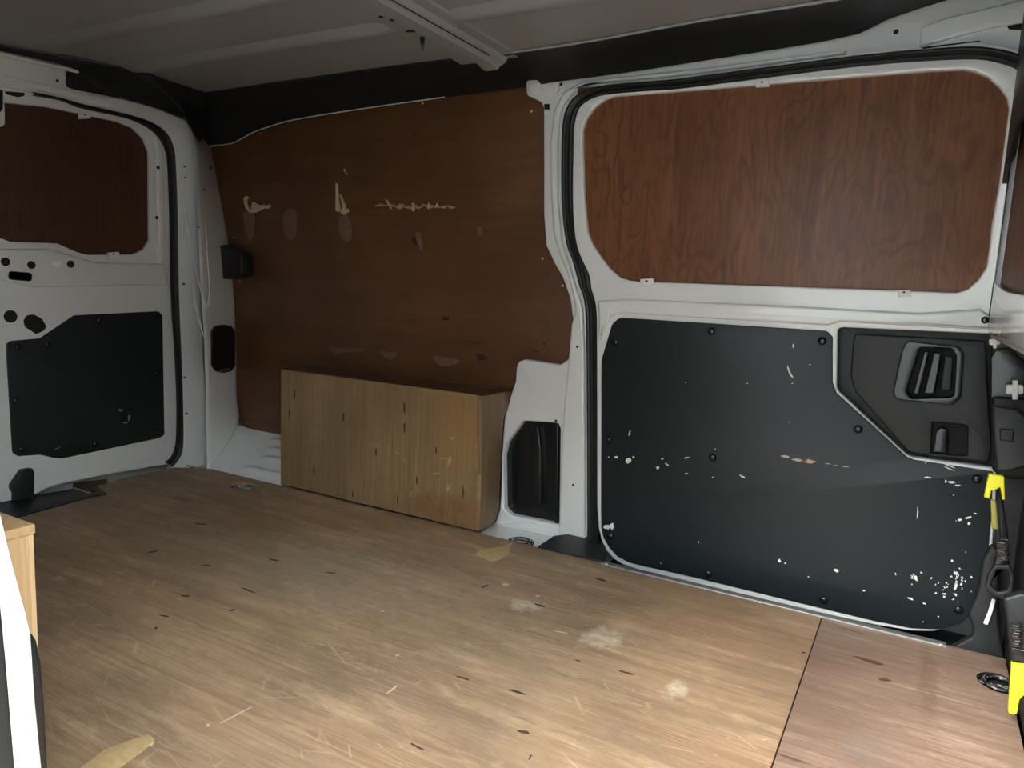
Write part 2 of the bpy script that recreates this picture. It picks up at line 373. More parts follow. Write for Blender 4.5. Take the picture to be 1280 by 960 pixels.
# ------------------------------------------------------------------ roof
up = [(-60, 44), (0, 55), (40, 62), (62, 66), (100, 72), (140, 81), (155, 85), (168, 91), (185, 91), (200, 97), (230, 107), (252, 114), (258, 115.5), (275, 113), (340, 103), (440, 89), (540, 76), (640, 64.5), (740, 50), (880, 24), (1030, 1), (1150, -22), (1290, -50)]
CE = ('z', ZC, -1)
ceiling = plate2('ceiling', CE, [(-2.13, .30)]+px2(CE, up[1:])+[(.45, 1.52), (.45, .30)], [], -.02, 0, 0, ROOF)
tag(ceiling, 'grey-white painted roof skin with pressed ribs', 'ceiling', kind='structure')
def rib(name, y, x0, x1, wd=.030, dp=.013):
    prof = [(-wd*1.5, 0.002), (-wd*1.2, -.001), (-wd*.6, -dp*.8), (-wd*.3, -dp), (wd*.3, -dp), (wd*.6, -dp*.8), (wd*1.2, -.001), (wd*1.5, .002)]
    c = []
    for x, s in ((x0, .05), (x0+.02, .5), (x0+.06, 1), (x1-.06, 1), (x1-.02, .5), (x1, .05)):
        c.append([Vector((x, y+a*(.4+.6*s), ZC+b*s)) for a, b in prof])
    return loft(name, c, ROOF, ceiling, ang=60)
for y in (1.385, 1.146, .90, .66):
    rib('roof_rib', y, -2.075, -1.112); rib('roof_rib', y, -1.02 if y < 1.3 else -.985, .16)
prof = [(-1.125, .002), (-1.122, -.006), (-1.066, -.006), (-1.056, -.020), (-1.048, -.024), (-1.012, -.024), (-1.004, -.018), (-.990, -.013), (-.982, -.005), (-.952, -.005), (-.948, .002)]
beam = loft('roof_beam', [[Vector((a, y, ZC+b*k)) for a, b in prof] for y, k in ((.40, 1), (1.60, 1), (1.635, 1.0), (1.665, 1.3), (1.668, .2))], ROOF, ceiling, ang=25)
tag(beam, 'pressed steel cross member under the roof', 'x'); del beam['category']
seam = tube('beam_seam', [(-.997, .45, ZC-.0155), (-.997, 1.60, ZC-.0155)], .0018, RUBBER, beam, 6)
hm = lathe_mesh('bolt_hole', [(.005, 0), (.005, .0012)], 12)
BM = ('z', ZC-.0065, -1)
for u, v, s in ((476, 21, 1), (490, 25, 1), (548, 52.5, 1.1), (540, 49, .7)): put('bolt_hole', hm, HOLE, BM, u, v, .0, beam, s)
plate('slot', BM, [(507, 38.5), (513, 37), (524, 36.5), (524, 38.5), (517, 40), (508, 40)], 0, .001, .0003, HOLE, beam)
tube('clip_spike', [at(BM, 528, 46)+Vector((0, 0, -.001)), at(BM, 528, 46)+Vector((0, 0, -.012)), at(BM, 528, 46)+Vector((.002, 0, -.030))], [.006, .005, .0012], GLOSSBLK, beam, 8)

# black cant rail between roof and walls (rear, then far side)
lo_rear = [(-60, 52), (0, 64), (45, 74), (83, 84), (105, 100), (130, 116), (150, 122), (190, 134), (215, 143), (232, 150)]
lo_mid = [(246, 172), (263, 183)]
lo_far = [(290, 179), (315, 166), (340, 157), (370, 149), (440, 137.5), (560, 120.5), (657, 108)]
lo_right = [(690, 102), (760, 93), (860, 78), (1010, 54), (1060, 44), (1080, 39), (1094, 31), (1110, 23), (1180, 0), (1290, -30)]
U = [at(('z', ZC-.001, 1), *p) for p in up]
Lc = [at(REAR, *p)+Vector((.015, 0, 0)) for p in lo_rear] + [at(('x', -2.14, 1), 246, 172), at(PLY, 263, 183)+Vector((0, -.02, 0))] + [at(('y', YP-.02, -1), *p) for p in lo_far] + [at(('y', YW-.02, -1), *p) for p in lo_right]
iU, iL = 12, 11      # corner indices
def two(P, i, n1=40, n2=90): return resample(catmull(P[:i+1], 4), n1)[:-1]+resample(catmull(P[i:], 4), n2)
Uc, Lcv = two(U, iU), two(Lc, iL)
cur = []
for f, dz in ((0, .0), (.02, -.004), (.30, .004), (.34, .004), (.345, .009), (.55, .016), (.93, .006), (1.0, -.002)):
    cur.append([a.lerp(b, f)+Vector((0, 0, dz)) for a, b in zip(Uc, Lcv)])
cur.append([p+Vector((0, 0, .03))+ (Vector((-.03, 0, 0)) if i < 39 else Vector((0, .04, 0))) for i, p in enumerate(Lcv)])
box('roof_panel', (-2.40, .10, 1.36), (.55, 2.0, 1.38), WHITE, ceiling, bev=0)
rail = loft('trim_1', cur, TRIM, ang=30); tag(rail, 'black cant rail lining between roof and side wall', 'trim', kind='structure')
tube('paint_lip', [p+Vector((0, -.004, -.002)) for p in Lcv[40:78]], .0018, WHITE, rail, 6)
tube('roof_edge_bead', [Uc[i]+Vector((0, -.004, -.003)) for i in range(82, 128)], .003, ROOF, rail, 6)

# ------------------------------------------------------------------ far side wall
so = [(735, 690), (735, 640), (734, 440), (732, 380), (725, 357), (717, 327), (708, 300), (703, 247), (703, 180), (705, 150), (710, 134), (721, 120), (742, 110), (767, 106), (840, 100), (880, 95), (1058, 72), (1150, 63), (1217, 59), (1255, 64), (1276, 70), (1300, 84)]
si = [(749, 690), (747.5, 640), (747, 440), (746, 385), (740, 361), (737, 343), (722, 307), (717, 257), (717.5, 180), (719, 155), (726, 134), (745, 122), (767, 118), (800, 115), (840, 112.5), (880, 108), (1055, 86), (1146, 78), (1217, 75), (1249, 80), (1267, 86), (1290, 100)]
plr = [(657, 110), (658, 119), (667, 123), (675, 127), (679, 134), (679, 213), (679, 267), (682, 307), (693, 330), (703, 347), (712, 373), (715.5, 400), (715, 425), (710, 449), (700, 456), (656, 449), (648, 452), (645, 460), (644, 477), (640, 488), (630, 522), (627, 560), (624, 637), (618, 655), (600, 672)]
wall = plate('wall_far', FAR, [(657, 100)]+[p for p in plr]+[(600, 690), (735, 690)]+so[1:]+[(1330, 90), (1330, -60), (1180, -10), (1110, 18), (1080, 35), (1010, 48), (860, 72), (690, 97)], -.05, 0, .006, WHITE, r=.012,
    holes=[[(654, 526, .012), (697, 529, .008), (700, 536), (698, 656, .004), (638, 644, .012), (630, 636), (629, 570, .01), (633, 554)]])
tag(wall, 'white painted steel side wall with pillars beside the sliding door', 'wall', kind='structure')
back = box('wall_outer', (-2.36, 1.93, -.1), (.55, 1.96, 1.37), WHITE, bev=0); tag(back, 'white outer body skin put behind the plywood lining to block light', 'wall', kind='structure')  # backing panel that keeps outside light out
back2 = box('wall_lower', (-2.36, 1.70, -.1), (-1.0, 1.93, -.07), WHITE, back, bev=0)
# raised pressing along the door aperture
plate('pillar_pressing', FAR, [(716, 405), (712, 455), (706, 520), (703, 580), (701, 640), (700, 668), (733, 676), (733, 640), (732, 440), (730, 385), (722, 360), (713, 330), (704, 302), (699, 250), (699, 180), (701, 150), (706, 132), (718, 117), (740, 107), (767, 103), (840, 97), (880, 92), (1058, 69), (1058, 64), (880, 86), (760, 99), (728, 104), (706, 116), (694, 140), (690, 180), (690, 240), (694, 295), (702, 320), (712, 345), (719, 372), (721, 390)], -.002, .012, .0065, WHITE, wall, r=.01)
plate('vent_cover', ('y', YW+.022, -1), [(650, 522), (702, 525), (704, 660), (632, 648), (624, 636), (624, 560)], -.01, 0, .002, GLOSSBLK, wall)
plate('vent_fin', ('y', YW+.012, -1), [(671, 532), (660, 548), (662, 604), (678, 634), (678, 560), (675, 534)], -.012, .010, .005, GLOSSBLK, wall, r=.004)
plate('vent_rim', ('y', YW+.012, -1), [(690, 529), (698, 530), (698, 655), (693, 654)], -.012, .004, .003, GLOSSBLK, wall)
hs = lathe_mesh('panel_hole', [(.004, 0), (.004, .0008)], 12)
for u, v, s in ((695, 526, 1), (724, 433, .9), (719, 605, .9), (704, 107, 1)): put('panel_hole', hs, HOLE, FAR, u, v, .0125 if u > 703 else .0004, wall, s)
plate('square_slot', FAR, [(680.5, 130), (687, 130), (687, 137), (680.5, 137)], 0, .001, .0002, HOLE, wall)
plate('tab_pressing', FAR, [(660, 106), (676, 103), (678, 116), (672, 121), (662, 117)], -.002, .005, .003, WHITE, wall, r=.006)
plate('tab_pressing', FAR, [(692, 102), (700, 101), (700, 113), (696, 118), (693, 113)], -.002, .006, .004, WHITE, wall, r=.004)
plate('sealed_seam', FAR, [(628, 655), (660, 652), (690, 660), (698, 663), (708, 655), (730, 652), (731, 656), (712, 660), (703, 672), (690, 667), (655, 660), (628, 662)], -.002, .005, .003, WHITE, wall, r=.004)
# header facets at the front end of the door rail
plate('header_cover', FAR, [(1150, 60), (1151, 36), (1180, 25), (1300, -4), (1300, 26), (1240, 36), (1200, 46)], -.002, .010, .004, WHITE, wall)
plate('header_slot', FAR, [(1258, 33, .004), (1285, 28), (1285, 38), (1262, 37, .004)], -.001, .0012, .0004, HOLE, wall)
plate('header_slot', FAR, [(1153, 59), (1225, 50.5), (1225, 52), (1153, 61)], -.001, .0012, .0003, HOLE, wall)
put('panel_hole', hs, HOLE, FAR, 1120, 40, .0008, wall, 1.3)
# door aperture seal
def seal(name, o, i, pl, hgt, parent, n=160, skirt=.004):
    O = resample(catmull([at(pl, *p) for p in o], 6), n); I = resample(catmull([at(pl, *p) for p in i], 6), n)
    nv = to3(pl, 0, 0, 1)-to3(pl, 0, 0, 0)
    c = []
    for f, w in ((0, -skirt/hgt), (-.02, .3), (.08, .9), (.22, 1), (.38, .8), (.45, .35), (.5, .3), (.58, .5), (.7, .8), (.85, .8), (.98, .4), (1, -.3)):
        c.append([a.lerp(b, f)+nv*(w*hgt) for a, b in zip(O, I)])
    return loft(name, c, RUBBER, parent, ang=50)
seal('door_seal', so, si, ('y', YD+.002, -1), .012, wall, skirt=.03)

# D pillar: side face from the rear frame ridge to the plywood edge, and the ribbed floor slope
ridge = [(232, 151), (240, 166), (244, 185), (246, 220), (247, 260), (249, 320), (252, 380), (255, 420), (257, 480), (257.5, 540), (258.5, 586)]
RID = ('x', -2.128, 1)
SL0 = Vector((0, 1.662, 0)); SLn = Vector((0, -.115, .178)).normalized()
pe = [(263, 184), (270, 217), (277, 255), (284.5, 299), (290, 340), (293, 380), (295, 440), (296, 500), (299, 524)]
A = resample(catmull([at(RID, *p) for p in ridge], 6), 60)
Bc = resample(catmull([at(('y', YP-.004, -1), *p) for p in pe]+[at_plane(u, v, SL0, SLn) for u, v in ((288, 550), (272, 572), (260, 587))], 6), 60)
cs = []
nrm = Vector((.75, -.65, 0)).normalized()
for f, b in ((-.02, -.03), (0, 0), (.05, .007), (.12, .010), (.3, .006), (.6, .004), (.9, .0), (1, -.002), (1.0, -.03)):
    cs.append([p.lerp(q, max(f, 0))+nrm*b for p, q in zip(A, Bc)])
dp = loft('wall_corner', cs, WHITE, ang=70); tag(dp, 'glossy white rear corner pillar beside the plywood lining', 'pillar', kind='structure')
# slope with pressed ribs
cs = []; NXs = 60
for j in range(41):
    t = j/40; row = []
    y = 1.662+.190*t; z = -.012+.127*t
    Lx = at_plane(259+41*t, 587-60*t, SL0, SLn).x
    for i in range(NXs+1):
        s = i/NXs; x = Lx-.01+(-1.778-Lx+.01)*s
        env = min(1, max(0, (x-(-1.98-.02*math.sin(t*9)))/.05)); hgt = 0
        for tc in (.22, .48, .66, .83): hgt += math.exp(-((t-tc)/.045)**2)
        row.append(Vector((x, y, z))+SLn*(hgt*env*.011))
    cs.append(row)
loft('ribbed_slope', cs, WHITE, dp, ang=60)
DS = ('y', 1.752, -1)
def slab(name, poly, p0, n, w0, w1, mat, parent, r=0):
    pts = [at_plane(q[0], q[1], p0, n) for q in fillet(poly, r)]; k = len(pts)
    V = [tuple(p+n*w) for w, sh in ((w0, 1), (w1-.002, 1)) for p in pts]
    cen = sum(pts, Vector())/k
    V += [tuple(p.lerp(cen, .05)+n*w1) for p in pts]
    F = [(a*k+b, a*k+(b+1) % k, (a+1)*k+(b+1) % k, (a+1)*k+b) for a in (0, 1) for b in range(k)]+[tuple(range(2*k, 3*k)), tuple(range(k))]
    me = bpy.data.meshes.new(name); me.from_pydata(V, [], F); return link(name, finish(me, 50), mat, parent)
_a = at(RID, 256, 436); _b = at(('y', YP-.004, -1), 295, 436); _n = Vector((0, 0, 1)).cross(_b-_a).normalized()
if _n.dot(CAM-_a) < 0: _n = -_n
slab('oval_grip', [(262, 414), (267, 407.5), (276.5, 405.5), (286, 407.5), (291, 414), (291, 457), (286, 464), (276.5, 466), (267, 464), (262, 457)], _a, _n, -.01, .012, GLOSSBLK, dp, 5)
slab('oval_grip_lip', [(271, 461.5), (283, 459), (285, 461.5), (279, 464.5), (272, 464)], _a, _n, .010, .0145, STEEL, dp)
plate('bump_stop', ('y', 1.79, -1), [(274, 308, .006), (285, 306, .006), (302, 315, .006), (306, 322), (306, 343, .006), (285, 349, .006), (278, 348)], -.04, .015, .006, PLAST, dp)
for u, v, s in ((263.5, 210, 1), (255, 237, .8), (248, 284, .7), (231, 222, .8)): put('panel_hole', hs, HOLE, ('x', -2.085 if u > 240 else XR+.009, 1), u, v, 0, dp, s)
# pressed swages in the pillar that catch the light
def swage(pts, r, pl, parent):
    P = catmull([at(pl, *p) for p in pts], 6); n = len(P)
    return tube('swage', P, [r*math.sin(math.pi*(.04+.92*i/(n-1)))+.0008 for i in range(n)], WHITE, parent, 10)
SW = ('x', XR-.0005, 1)
swage([(231, 258), (229, 280), (228.5, 300), (231, 309)], .0028, SW, dp)
swage([(231, 258), (234, 280), (238, 305)], .0028, SW, dp)
swage([(242, 325), (248, 350), (255, 376), (259, 384), (262, 365), (260, 330), (257, 280)], .0026, ('x', -2.119, 1), dp)
swage([(240, 352), (244, 380), (249, 400), (256, 425)], .0026, ('x', -2.127, 1), dp)

# plywood lining on the far wall
lin = plate('plywood_lining', PLY, [(263, 184), (290, 178), (315, 165), (340, 156), (370, 147), (440, 136), (560, 119), (657, 107)]+[(p[0]+4, p[1]) for p in plr[:17]]+[(650, 470), (650, 500), (640, 560), (500, 560), (351, 545), (308, 535), (297, 526), (293, 505), (291, 380), (282, 299), (268, 217)], -.012, -.002, .001, LINING)
tag(lin, 'red-brown plywood lining with torn gouges above the wheel arch box', 'panel')
PF = ('y', YP, -1)
def sp(poly, w=.003): return plate('splinter', PF, poly, -.004, w, .0003, SPLINT, lin)
sp([(305, 247), (309, 245), (311.5, 247), (308.5, 250), (309, 256), (312, 262), (316, 265), (312.5, 266), (308, 261), (305.5, 254)])
sp([(314, 266), (315, 258), (316, 253), (319, 252.5), (322, 255), (326, 257), (330, 255.5), (334, 257.5), (336.5, 255.5), (338.5, 258), (336, 261), (331, 260.5), (326, 263), (320, 265.5)])
sp([(420.5, 229), (422, 230), (422.8, 240), (424, 252), (426, 262), (424, 265), (420.5, 263), (420.8, 250)], .005)
sp([(425, 243), (426.5, 244), (431, 254), (433, 262), (435.5, 261), (436, 265), (433.5, 266), (432, 268.5), (428.5, 267.5), (425.5, 264), (429, 262), (428.5, 255)], .004)
sp([(429, 211), (431, 211), (432, 214.5), (430, 215)], 0); sp([(431.5, 216), (434.5, 216.5), (434, 218), (431.5, 217.6)], 0)
def patch(poly): return plate('bare_patch', PF, poly, -.004, -.001, .0003, BARE, lin, smooth=3)
patch([(304, 266), (312, 264), (318, 272), (317, 290), (313, 302), (308, 296), (304, 280)])
patch([(354, 268), (362, 260), (370, 266), (370, 290), (365, 300), (357, 296), (354, 283)])
patch([(424, 272), (431, 268), (437, 275), (439, 295), (434, 303), (427, 300), (423, 288)])
patch([(519, 293), (524, 291), (528, 305), (527, 313), (522, 306)])
patch([(596, 287), (601, 283), (603, 292), (597, 295)])
patch([(409, 432), (420, 434), (440, 435), (456, 436), (448, 440), (432, 440), (420, 443)])
patch([(474, 438), (485, 440), (496, 441), (494, 447), (486, 450), (480, 446)])
patch([(541, 445), (556, 447), (574, 450), (568, 456), (552, 458), (545, 453)])
chips('torn_line', PF, [(x, 258+random.uniform(-2, 2), random.uniform(2, 6), random.uniform(.8, 2.4), random.uniform(-20, 30)) for x in list(range(472, 520, 5))+list(range(520, 569, 5))], .0006, m_plain('torn_fibre', (.45, .34, .24), .8, noise=.4, scale=300), lin, w0=-.004)
chips('torn_line', PF, [(486, 254, 1.4, 7, -25), (517, 259, 1.6, 5.5, 0), (536, 258, 1, 4, 10), (500, 258, 1, 3, 0), (546, 257, 1, 3, 20)], .004, SPLINT, lin, w0=-.004)
chips('dark_stains', PF, [(601, 446, 8, 5, 20), (518, 168, 3, 2, 0), (557, 398, 5, 3, 0), (590, 428, 12, 1, 15), (668, 438, 9, 1, 25), (680, 430, 3, 1.5, 0), (520, 300, 6, 7, 0)], -.0012, m_plain('dark_stain', (.045, .016, .010), .6), lin, w0=-.004)
for u, v in ((528, 129), (664, 139), (678, 323), (703, 357), (325, 167), (299, 351), (292, 297)): put('screw', sm, SCREW, PF, u, v, -.002, lin, .75)

# ------------------------------------------------------------------ sliding door
lip = [(747, 640), (748, 659), (751, 674), (756, 686), (767, 699), (780, 707), (807, 715), (860, 728.5), (960, 751), (1027, 767), (1093, 781.5), (1140, 789), (1167, 789.5), (1190, 785), (1205, 777.5), (1216, 768)]
winp = [(728, 190), (728, 161), (732.5, 147.5), (742.5, 134), (755, 124), (767.5, 120), (840, 114.5), (964, 104.5), (1055, 97), (1161, 88.5), (1205, 86.5), (1219, 89), (1235, 96), (1250, 109), (1259, 122), (1261.5, 135), (1257, 170), (1249, 230), (1240, 280), (1237, 309), (1233, 334), (1222.5, 350), (1210, 361), (1196, 365.5), (1100, 362), (860, 354), (800, 352), (786, 350.5), (775, 347), (762.5, 336), (751, 322), (740, 305), (734, 290), (730, 247)]
hrec = [(1047, 409, .012), (1300, 420), (1300, 590), (1241, 585, .004), (1136, 571, .02), (1046, 487, .02)]
door = plate('door_1', DOOR, [(716, 170), (718, 148), (724, 131), (744, 117), (767, 112), (840, 106), (880, 102), (1055, 79), (1146, 71), (1217, 67), (1250, 72), (1300, 90), (1340, 110), (1340, 620), (1246, 598), (1244, 640), (1240, 690), (1231, 737), (1219, 764)]+lip[::-1]+[(741, 640), (741, 440), (740, 385), (733, 361), (718, 315), (714, 257)], -.03, 0, .004, WHITE, r=.004, holes=[winp, hrec])
tag(door, 'white inside of the closed sliding door with plywood window and black lower panel', 'door', kind='structure')
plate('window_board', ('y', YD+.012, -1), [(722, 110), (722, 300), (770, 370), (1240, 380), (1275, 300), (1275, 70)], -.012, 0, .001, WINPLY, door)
# flange pressing round the window
def offs(poly, k):
    cx = sum(p[0] for p in poly)/len(poly); cy = sum(p[1] for p in poly)/len(poly)
    return [(cx+(p[0]-cx)*k[0], cy+(p[1]-cy)*k[1]) for p in poly]
pan = [(775, 397, .02), (1034, 413.6, .012), (1041, 421), (1041, 478, .015), (1046, 491), (1134, 571, .015), (1143, 574.5), (1241, 589, .003), (1239, 640), (1235, 690), (1227, 735), (1213, 768), (1200, 779), (1177, 785.5), (1140, 784), (1093, 775), (960, 743), (860, 719), (807.5, 707.5), (787.5, 702.5), (772.5, 695), (762.5, 684), (755, 671), (752.5, 659), (752, 640), (752.5, 450, .03), (766, 405, .01)]
lp = plate('lower_panel', DOOR, pan, -.002, .006, .002, BLACK, door, r=.003); lp['label'] = 'matt black lower door panel covered in scuffs'
plate('belt_pressing', DOOR, [(748, 376), (790, 374), (1000, 383), (1150, 391), (1225, 386), (1236, 394), (1262, 408), (1262, 414), (1050, 402), (1036, 407), (776, 391), (764, 396), (750, 430)], -.003, .010, .006, WHITE, door, r=.004)
pc = lathe_mesh('push_clip', [(.0105, 0), (.0100, .002), (.0075, .0045), (.004, .0058)], 16)
for u, v in ((770, 427), (890, 414), (1028, 426), (762, 549), (891.5, 571.5), (1073, 536), (1221, 598), (764, 669), (886, 716), (1030, 749), (1198, 761)): put('push_clip', pc, GLOSSBLK, DOOR, u, v, .006, lp, .92)
r_ = random.uniform
lst = [(788, 541, 1.2, 4, 15), (786, 575, 4, 4, 0), (771, 571, 2, 1.5, 0), (762, 571, 1, 1, 0), (793, 571, 1.5, 1.5, 0), (823, 584, 2, 2.5, 0), (829, 573, 1.5, 1.5, 0), (835, 580, 3, 1, 35), (859, 571.5, 4, 1, -10), (859, 591.5, 2.5, 1, 0), (895, 561, 1, 1, 0), (892, 596, 1.6, .8, 0), (929, 595, 5, 1, 25), (986, 461, 1, 5, -15), (989, 468, 1.5, 5, -35), (991, 479, 1, 1, 0), (992, 432, 1, 3, 15), (1013, 455.5, 1, 1, 0), (987, 527, 1, 1, 0), (858, 478, .8, .8, 0), (935, 479, .8, .8, 0), (760, 658, 4.5, 3.5, 0), (766, 657, 3.5, 4, 0), (874, 677, .8, 1.8, 15), (827, 703, 1, 1, 0), (975, 700, 2, 3, -40), (982, 703, 1.5, 1, 0), (1046, 712, 3.5, 2.2, 20), (1080, 737, 2, 1.2, 0), (1011, 720, 1, 1, 0), (1147, 640, 1, 8, 4), (1157, 578, .8, .8, 0), (1183, 580, 12, .7, 22), (1186, 585, 9, .6, 22), (1160, 596, 5, 1, 5), (1190, 602, 5, 1.6, 5), (1197, 606, 4, 1.2, 0), (1182, 601, 1.5, 2, 0), (1192, 618, 1, 1, 0), (1200, 649, 3, 1.5, 0), (1210, 646, 4.5, 1.6, -15), (1211, 653, 2, 2.2, 0), (1219, 641, 2, .8, 0), (1195, 650, .8, .8, 0), (1207, 689, .9, .9, 0)]
for k in range(46):
    a = r_(0, 6.28); q = abs(random.gauss(0, 1)); cx, cy = random.choice([(1143, 718), (1186, 730), (1193, 726), (1180, 742), (1197, 718)])
    lst.append((min(cx+q*17*math.cos(a), 1214), min(cy+q*17*math.sin(a), 772), r_(.5, 2.1), r_(.5, 1.8), r_(0, 90)))
lst += [(1145, 722, 2, 4, -15), (1195, 730, 2, 6, 10), (1195, 715, 2.6, 1.6, 0), (1138, 747, 4, 1.2, 25), (1155, 753, 2, 1, 20), (1180, 741, 3, 1.2, 0), (1190, 700, 1.5, 1.5, 0), (1154, 776, 1, .7, 0)]
chips('scuff_marks', DOOR, lst, .0066, CHIP, lp, w0=.0055)
chips('gouge', DOOR, [(982, 570, 8, 1.5, 8), (1000, 574.5, 10, 1.8, 7), (1012, 576, 9, 2.4, 4), (1057, 582.5, 5, .9, 8), (1035, 579, 5, .5, 8), (1045, 581, 4, .5, 8)], .0068, m_plain('bare_fibre', (.55, .42, .30), .8, noise=.3), lp, w0=.0055, kind=None)
# handle recess with its trim, pull and latch
rec = plate('handle_trim', ('y', YD+.032, -1), [(1040, 400), (1310, 412), (1310, 600), (1235, 592), (1125, 578), (1038, 492)], -.006, 0, .001, PLAST, door)
HP = ('y', YD+.004, -1)
plate('handle_face', ('y', YD+.008, -1), [(1067, 417, .012), (1233, 426, .012), (1234, 467), (1240, 560), (1236, 578, .008), (1136, 566, .02), (1068, 489, .02), (1063, 470)], -.02, 0, .004, PLAST, rec, r=.008,
      holes=[[(1150, 434, .008), (1192, 435, .010), (1195, 445), (1192, 496, .010), (1138, 498, .010), (1133, 488, .01)], [(1166, 528, .002), (1209, 532, .006), (1209, 570, .006), (1164, 567, .003)]])
plate('handle_bezel', HP, [(1134, 426, .012), (1198, 433, .012), (1205, 442), (1201, 497, .015), (1190, 506), (1121, 499, .010), (1116, 491), (1127.5, 437)], -.004, .007, .0025, GLOSSBLK, rec, r=.008,
      holes=[[(1150, 434, .008), (1190, 435, .010), (1195, 445), (1192, 496, .010), (1138, 498, .010), (1133, 488, .01)]])
plate('handle_dish', ('y', YD+.024, -1), [(1130, 425), (1200, 432), (1200, 505), (1120, 500)], -.004, .002, .001, HOLE, rec)
plate('pull_handle', ('y', YD-.002, -1), [(1166, 439, .004), (1178, 441, .004), (1169, 493, .004), (1153, 493, .004)], -.014, .006, .0045, GLOSSBLK, rec)
plate('pull_handle_rail', ('y', YD+.004, -1), [(1155, 439), (1162, 439), (1149, 493), (1141, 492)], -.014, .002, .003, GLOSSBLK, rec)
plate('pull_handle_rail', ('y', YD+.004, -1), [(1181, 445), (1192, 447), (1189, 488), (1176, 488)], -.014, -.006, .003, PLAST, rec)
plate('lock_lever', ('y', YD+.002, -1), [(1169, 540, .002), (1175, 534, .003), (1184.5, 536, .003), (1184.5, 567, .002), (1166, 565, .003)], -.02, .003, .003, GLOSSBLK, rec)
plate('lock_pocket', ('y', YD+.017, -1), [(1160, 522), (1214, 526), (1214, 576), (1158, 572)], -.003, 0, .001, HOLE, rec)
def clip(u, v, pl, parent, k=1, w=.0):
    cl = plate('window_clip', pl, [(u-8*k, v-4*k), (u+8*k, v-5*k), (u+9*k, v+3.5*k), (u-8*k, v+4.5*k)], w-.004, w+.005, .001, CHIP, parent, r=.001)
    plate('clip_hole', pl, [(u-1.5*k, v-2.5*k), (u+1.5*k, v-2.7*k), (u+1.5*k, v-.8*k), (u-1.5*k, v-.6*k)], w+.0045, w+.0056, .0002, HOLE, cl)
clip(953, 105, DOOR, door); clip(809, 353, DOOR, door); clip(1130, 367, DOOR, door)
put('push_clip', pc, SCREW, DOOR, 1231, 400, .010, door, .7)

# ------------------------------------------------------------------ rear frame and rear door
ro = [(-60, 92), (0, 107), (40, 115), (75, 123), (100, 130), (140, 139), (165, 145), (184, 151), (200, 160), (210, 171), (215, 184), (217.5, 200), (220, 260), (221, 320), (222, 375), (225, 450), (227, 510), (227, 559), (221, 575), (214, 583)]
ri = [(-60, 97), (0, 112), (40, 119.5), (75, 125.5), (100, 135), (140, 143.5), (162, 149), (181, 157.5), (195, 167.5), (204, 180), (208, 192), (209.5, 200), (212, 260), (213, 320), (214.5, 375), (219, 450), (221, 500), (220.5, 550), (215, 570), (206, 578)]
rw = plate('wall_rear', REAR, [(-140, 30), (0, 58), (83, 78), (83, 107), (92, 111), (150, 122), (200, 136), (232, 150), (243, 168), (247, 200), (249, 300), (253, 400), (257, 480), (259, 592), (212, 600)]+ro[::-1][1:]+[(-140, 78)], -.04, 0, .005, WHITE, r=.01)
tag(rw, 'white painted rear door frame with header and corner pillar', 'wall', kind='structure')
plate('header_cover', ('x', XR+.004, 1), [(83, 86), (125, 94), (152, 116), (150, 123), (92, 111.5), (85, 109), (83, 106)], -.004, 0, .001, TRIM, rw)
box('outer_skin', (-2.36, .1, -.1), (-2.33, 1.95, 1.37), WHITE, rw, bev=0)
seal('door_seal', ro[2:], ri[2:], ('x', XR-.002, 1), .012, rw)
tube('header_tube', [at(('x', XR+.012, 1), *p) for p in ((-60, 55), (0, 67), (60, 81), (110, 92), (124, 94.5))], .006, WHITE, rw, 10)
for u, v in ((91.5, 102), (91.5, 106)): put('panel_hole', hs, SCREW, ('x', XR+.02, 1), u, v, 0, rw, .8)
put('panel_hole', hs, HOLE, REAR, 71.5, 101, .0005, rw, 1.1)
plate('header_ledge', REAR, [(-60, 96), (0, 104), (60, 116), (110, 127), (146, 131), (149, 126), (152, 124), (100, 116), (0, 93), (-60, 84)], -.002, .006, .004, WHITE, rw, r=.004)
for u, v in ((231, 208), (229.5, 355), (231, 472), (233, 517)): plate('frame_slot', REAR, [(u-1.6, v-1), (u+1.6, v-1), (u+1.6, v+1), (u-1.6, v+1)], 0, .001, .0002, HOLE, rw)
RD = ('x', XR-.012, 1)
rwin = [(-160, 100), (0, 128), (57, 133.5), (100, 142), (147, 152), (167, 160), (180, 173), (187, 190), (187.5, 300), (180, 312), (167, 318), (110, 318.5), (97, 315), (72, 304), (13, 302), (0, 297), (-60, 280), (-160, 280)]
rd = plate('door_2', RD, [(-260, 40), (0, 100), (75, 118), (140, 136), (184, 148), (205, 165), (215, 190), (217, 260), (218, 375), (225, 500), (224, 560), (212, 580), (160, 588), (85, 603), (65, 608), (40, 620), (0, 629), (-160, 680), (-260, 700)], -.03, 0, .004, WHITE, r=.004, holes=[rwin])
tag(rd, 'white inside of the closed rear door with plywood window and black panel', 'door', kind='structure')
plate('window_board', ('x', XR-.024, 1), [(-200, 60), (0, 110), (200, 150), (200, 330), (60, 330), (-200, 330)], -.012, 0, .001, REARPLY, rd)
rpan = [(7.5, 429, .01), (13, 426), (49, 423), (92, 394, .012), (197, 389, .012), (202, 394), (204.5, 544, .014), (195, 548), (76, 573, .02), (66, 572), (49, 568, .02), (22, 570), (15, 566, .015), (8, 450)]
rl = plate('lower_panel', RD, rpan, -.002, .006, .002, BLACK, rd, r=.006); rl['label'] = 'black lower rear door panel with one chipped hole'
for u, v in ((21, 434), (58, 430), (123, 401), (193, 395), (195, 466), (19, 500), (118, 555), (26, 561), (196, 540)): put('push_clip', pc, GLOSSBLK, RD, u, v, .006, rl, .95)
plate('panel_hole', RD, [(149, 516), (156, 515), (158, 524), (152, 527)], .0055, .0068, .0003, HOLE, rl)
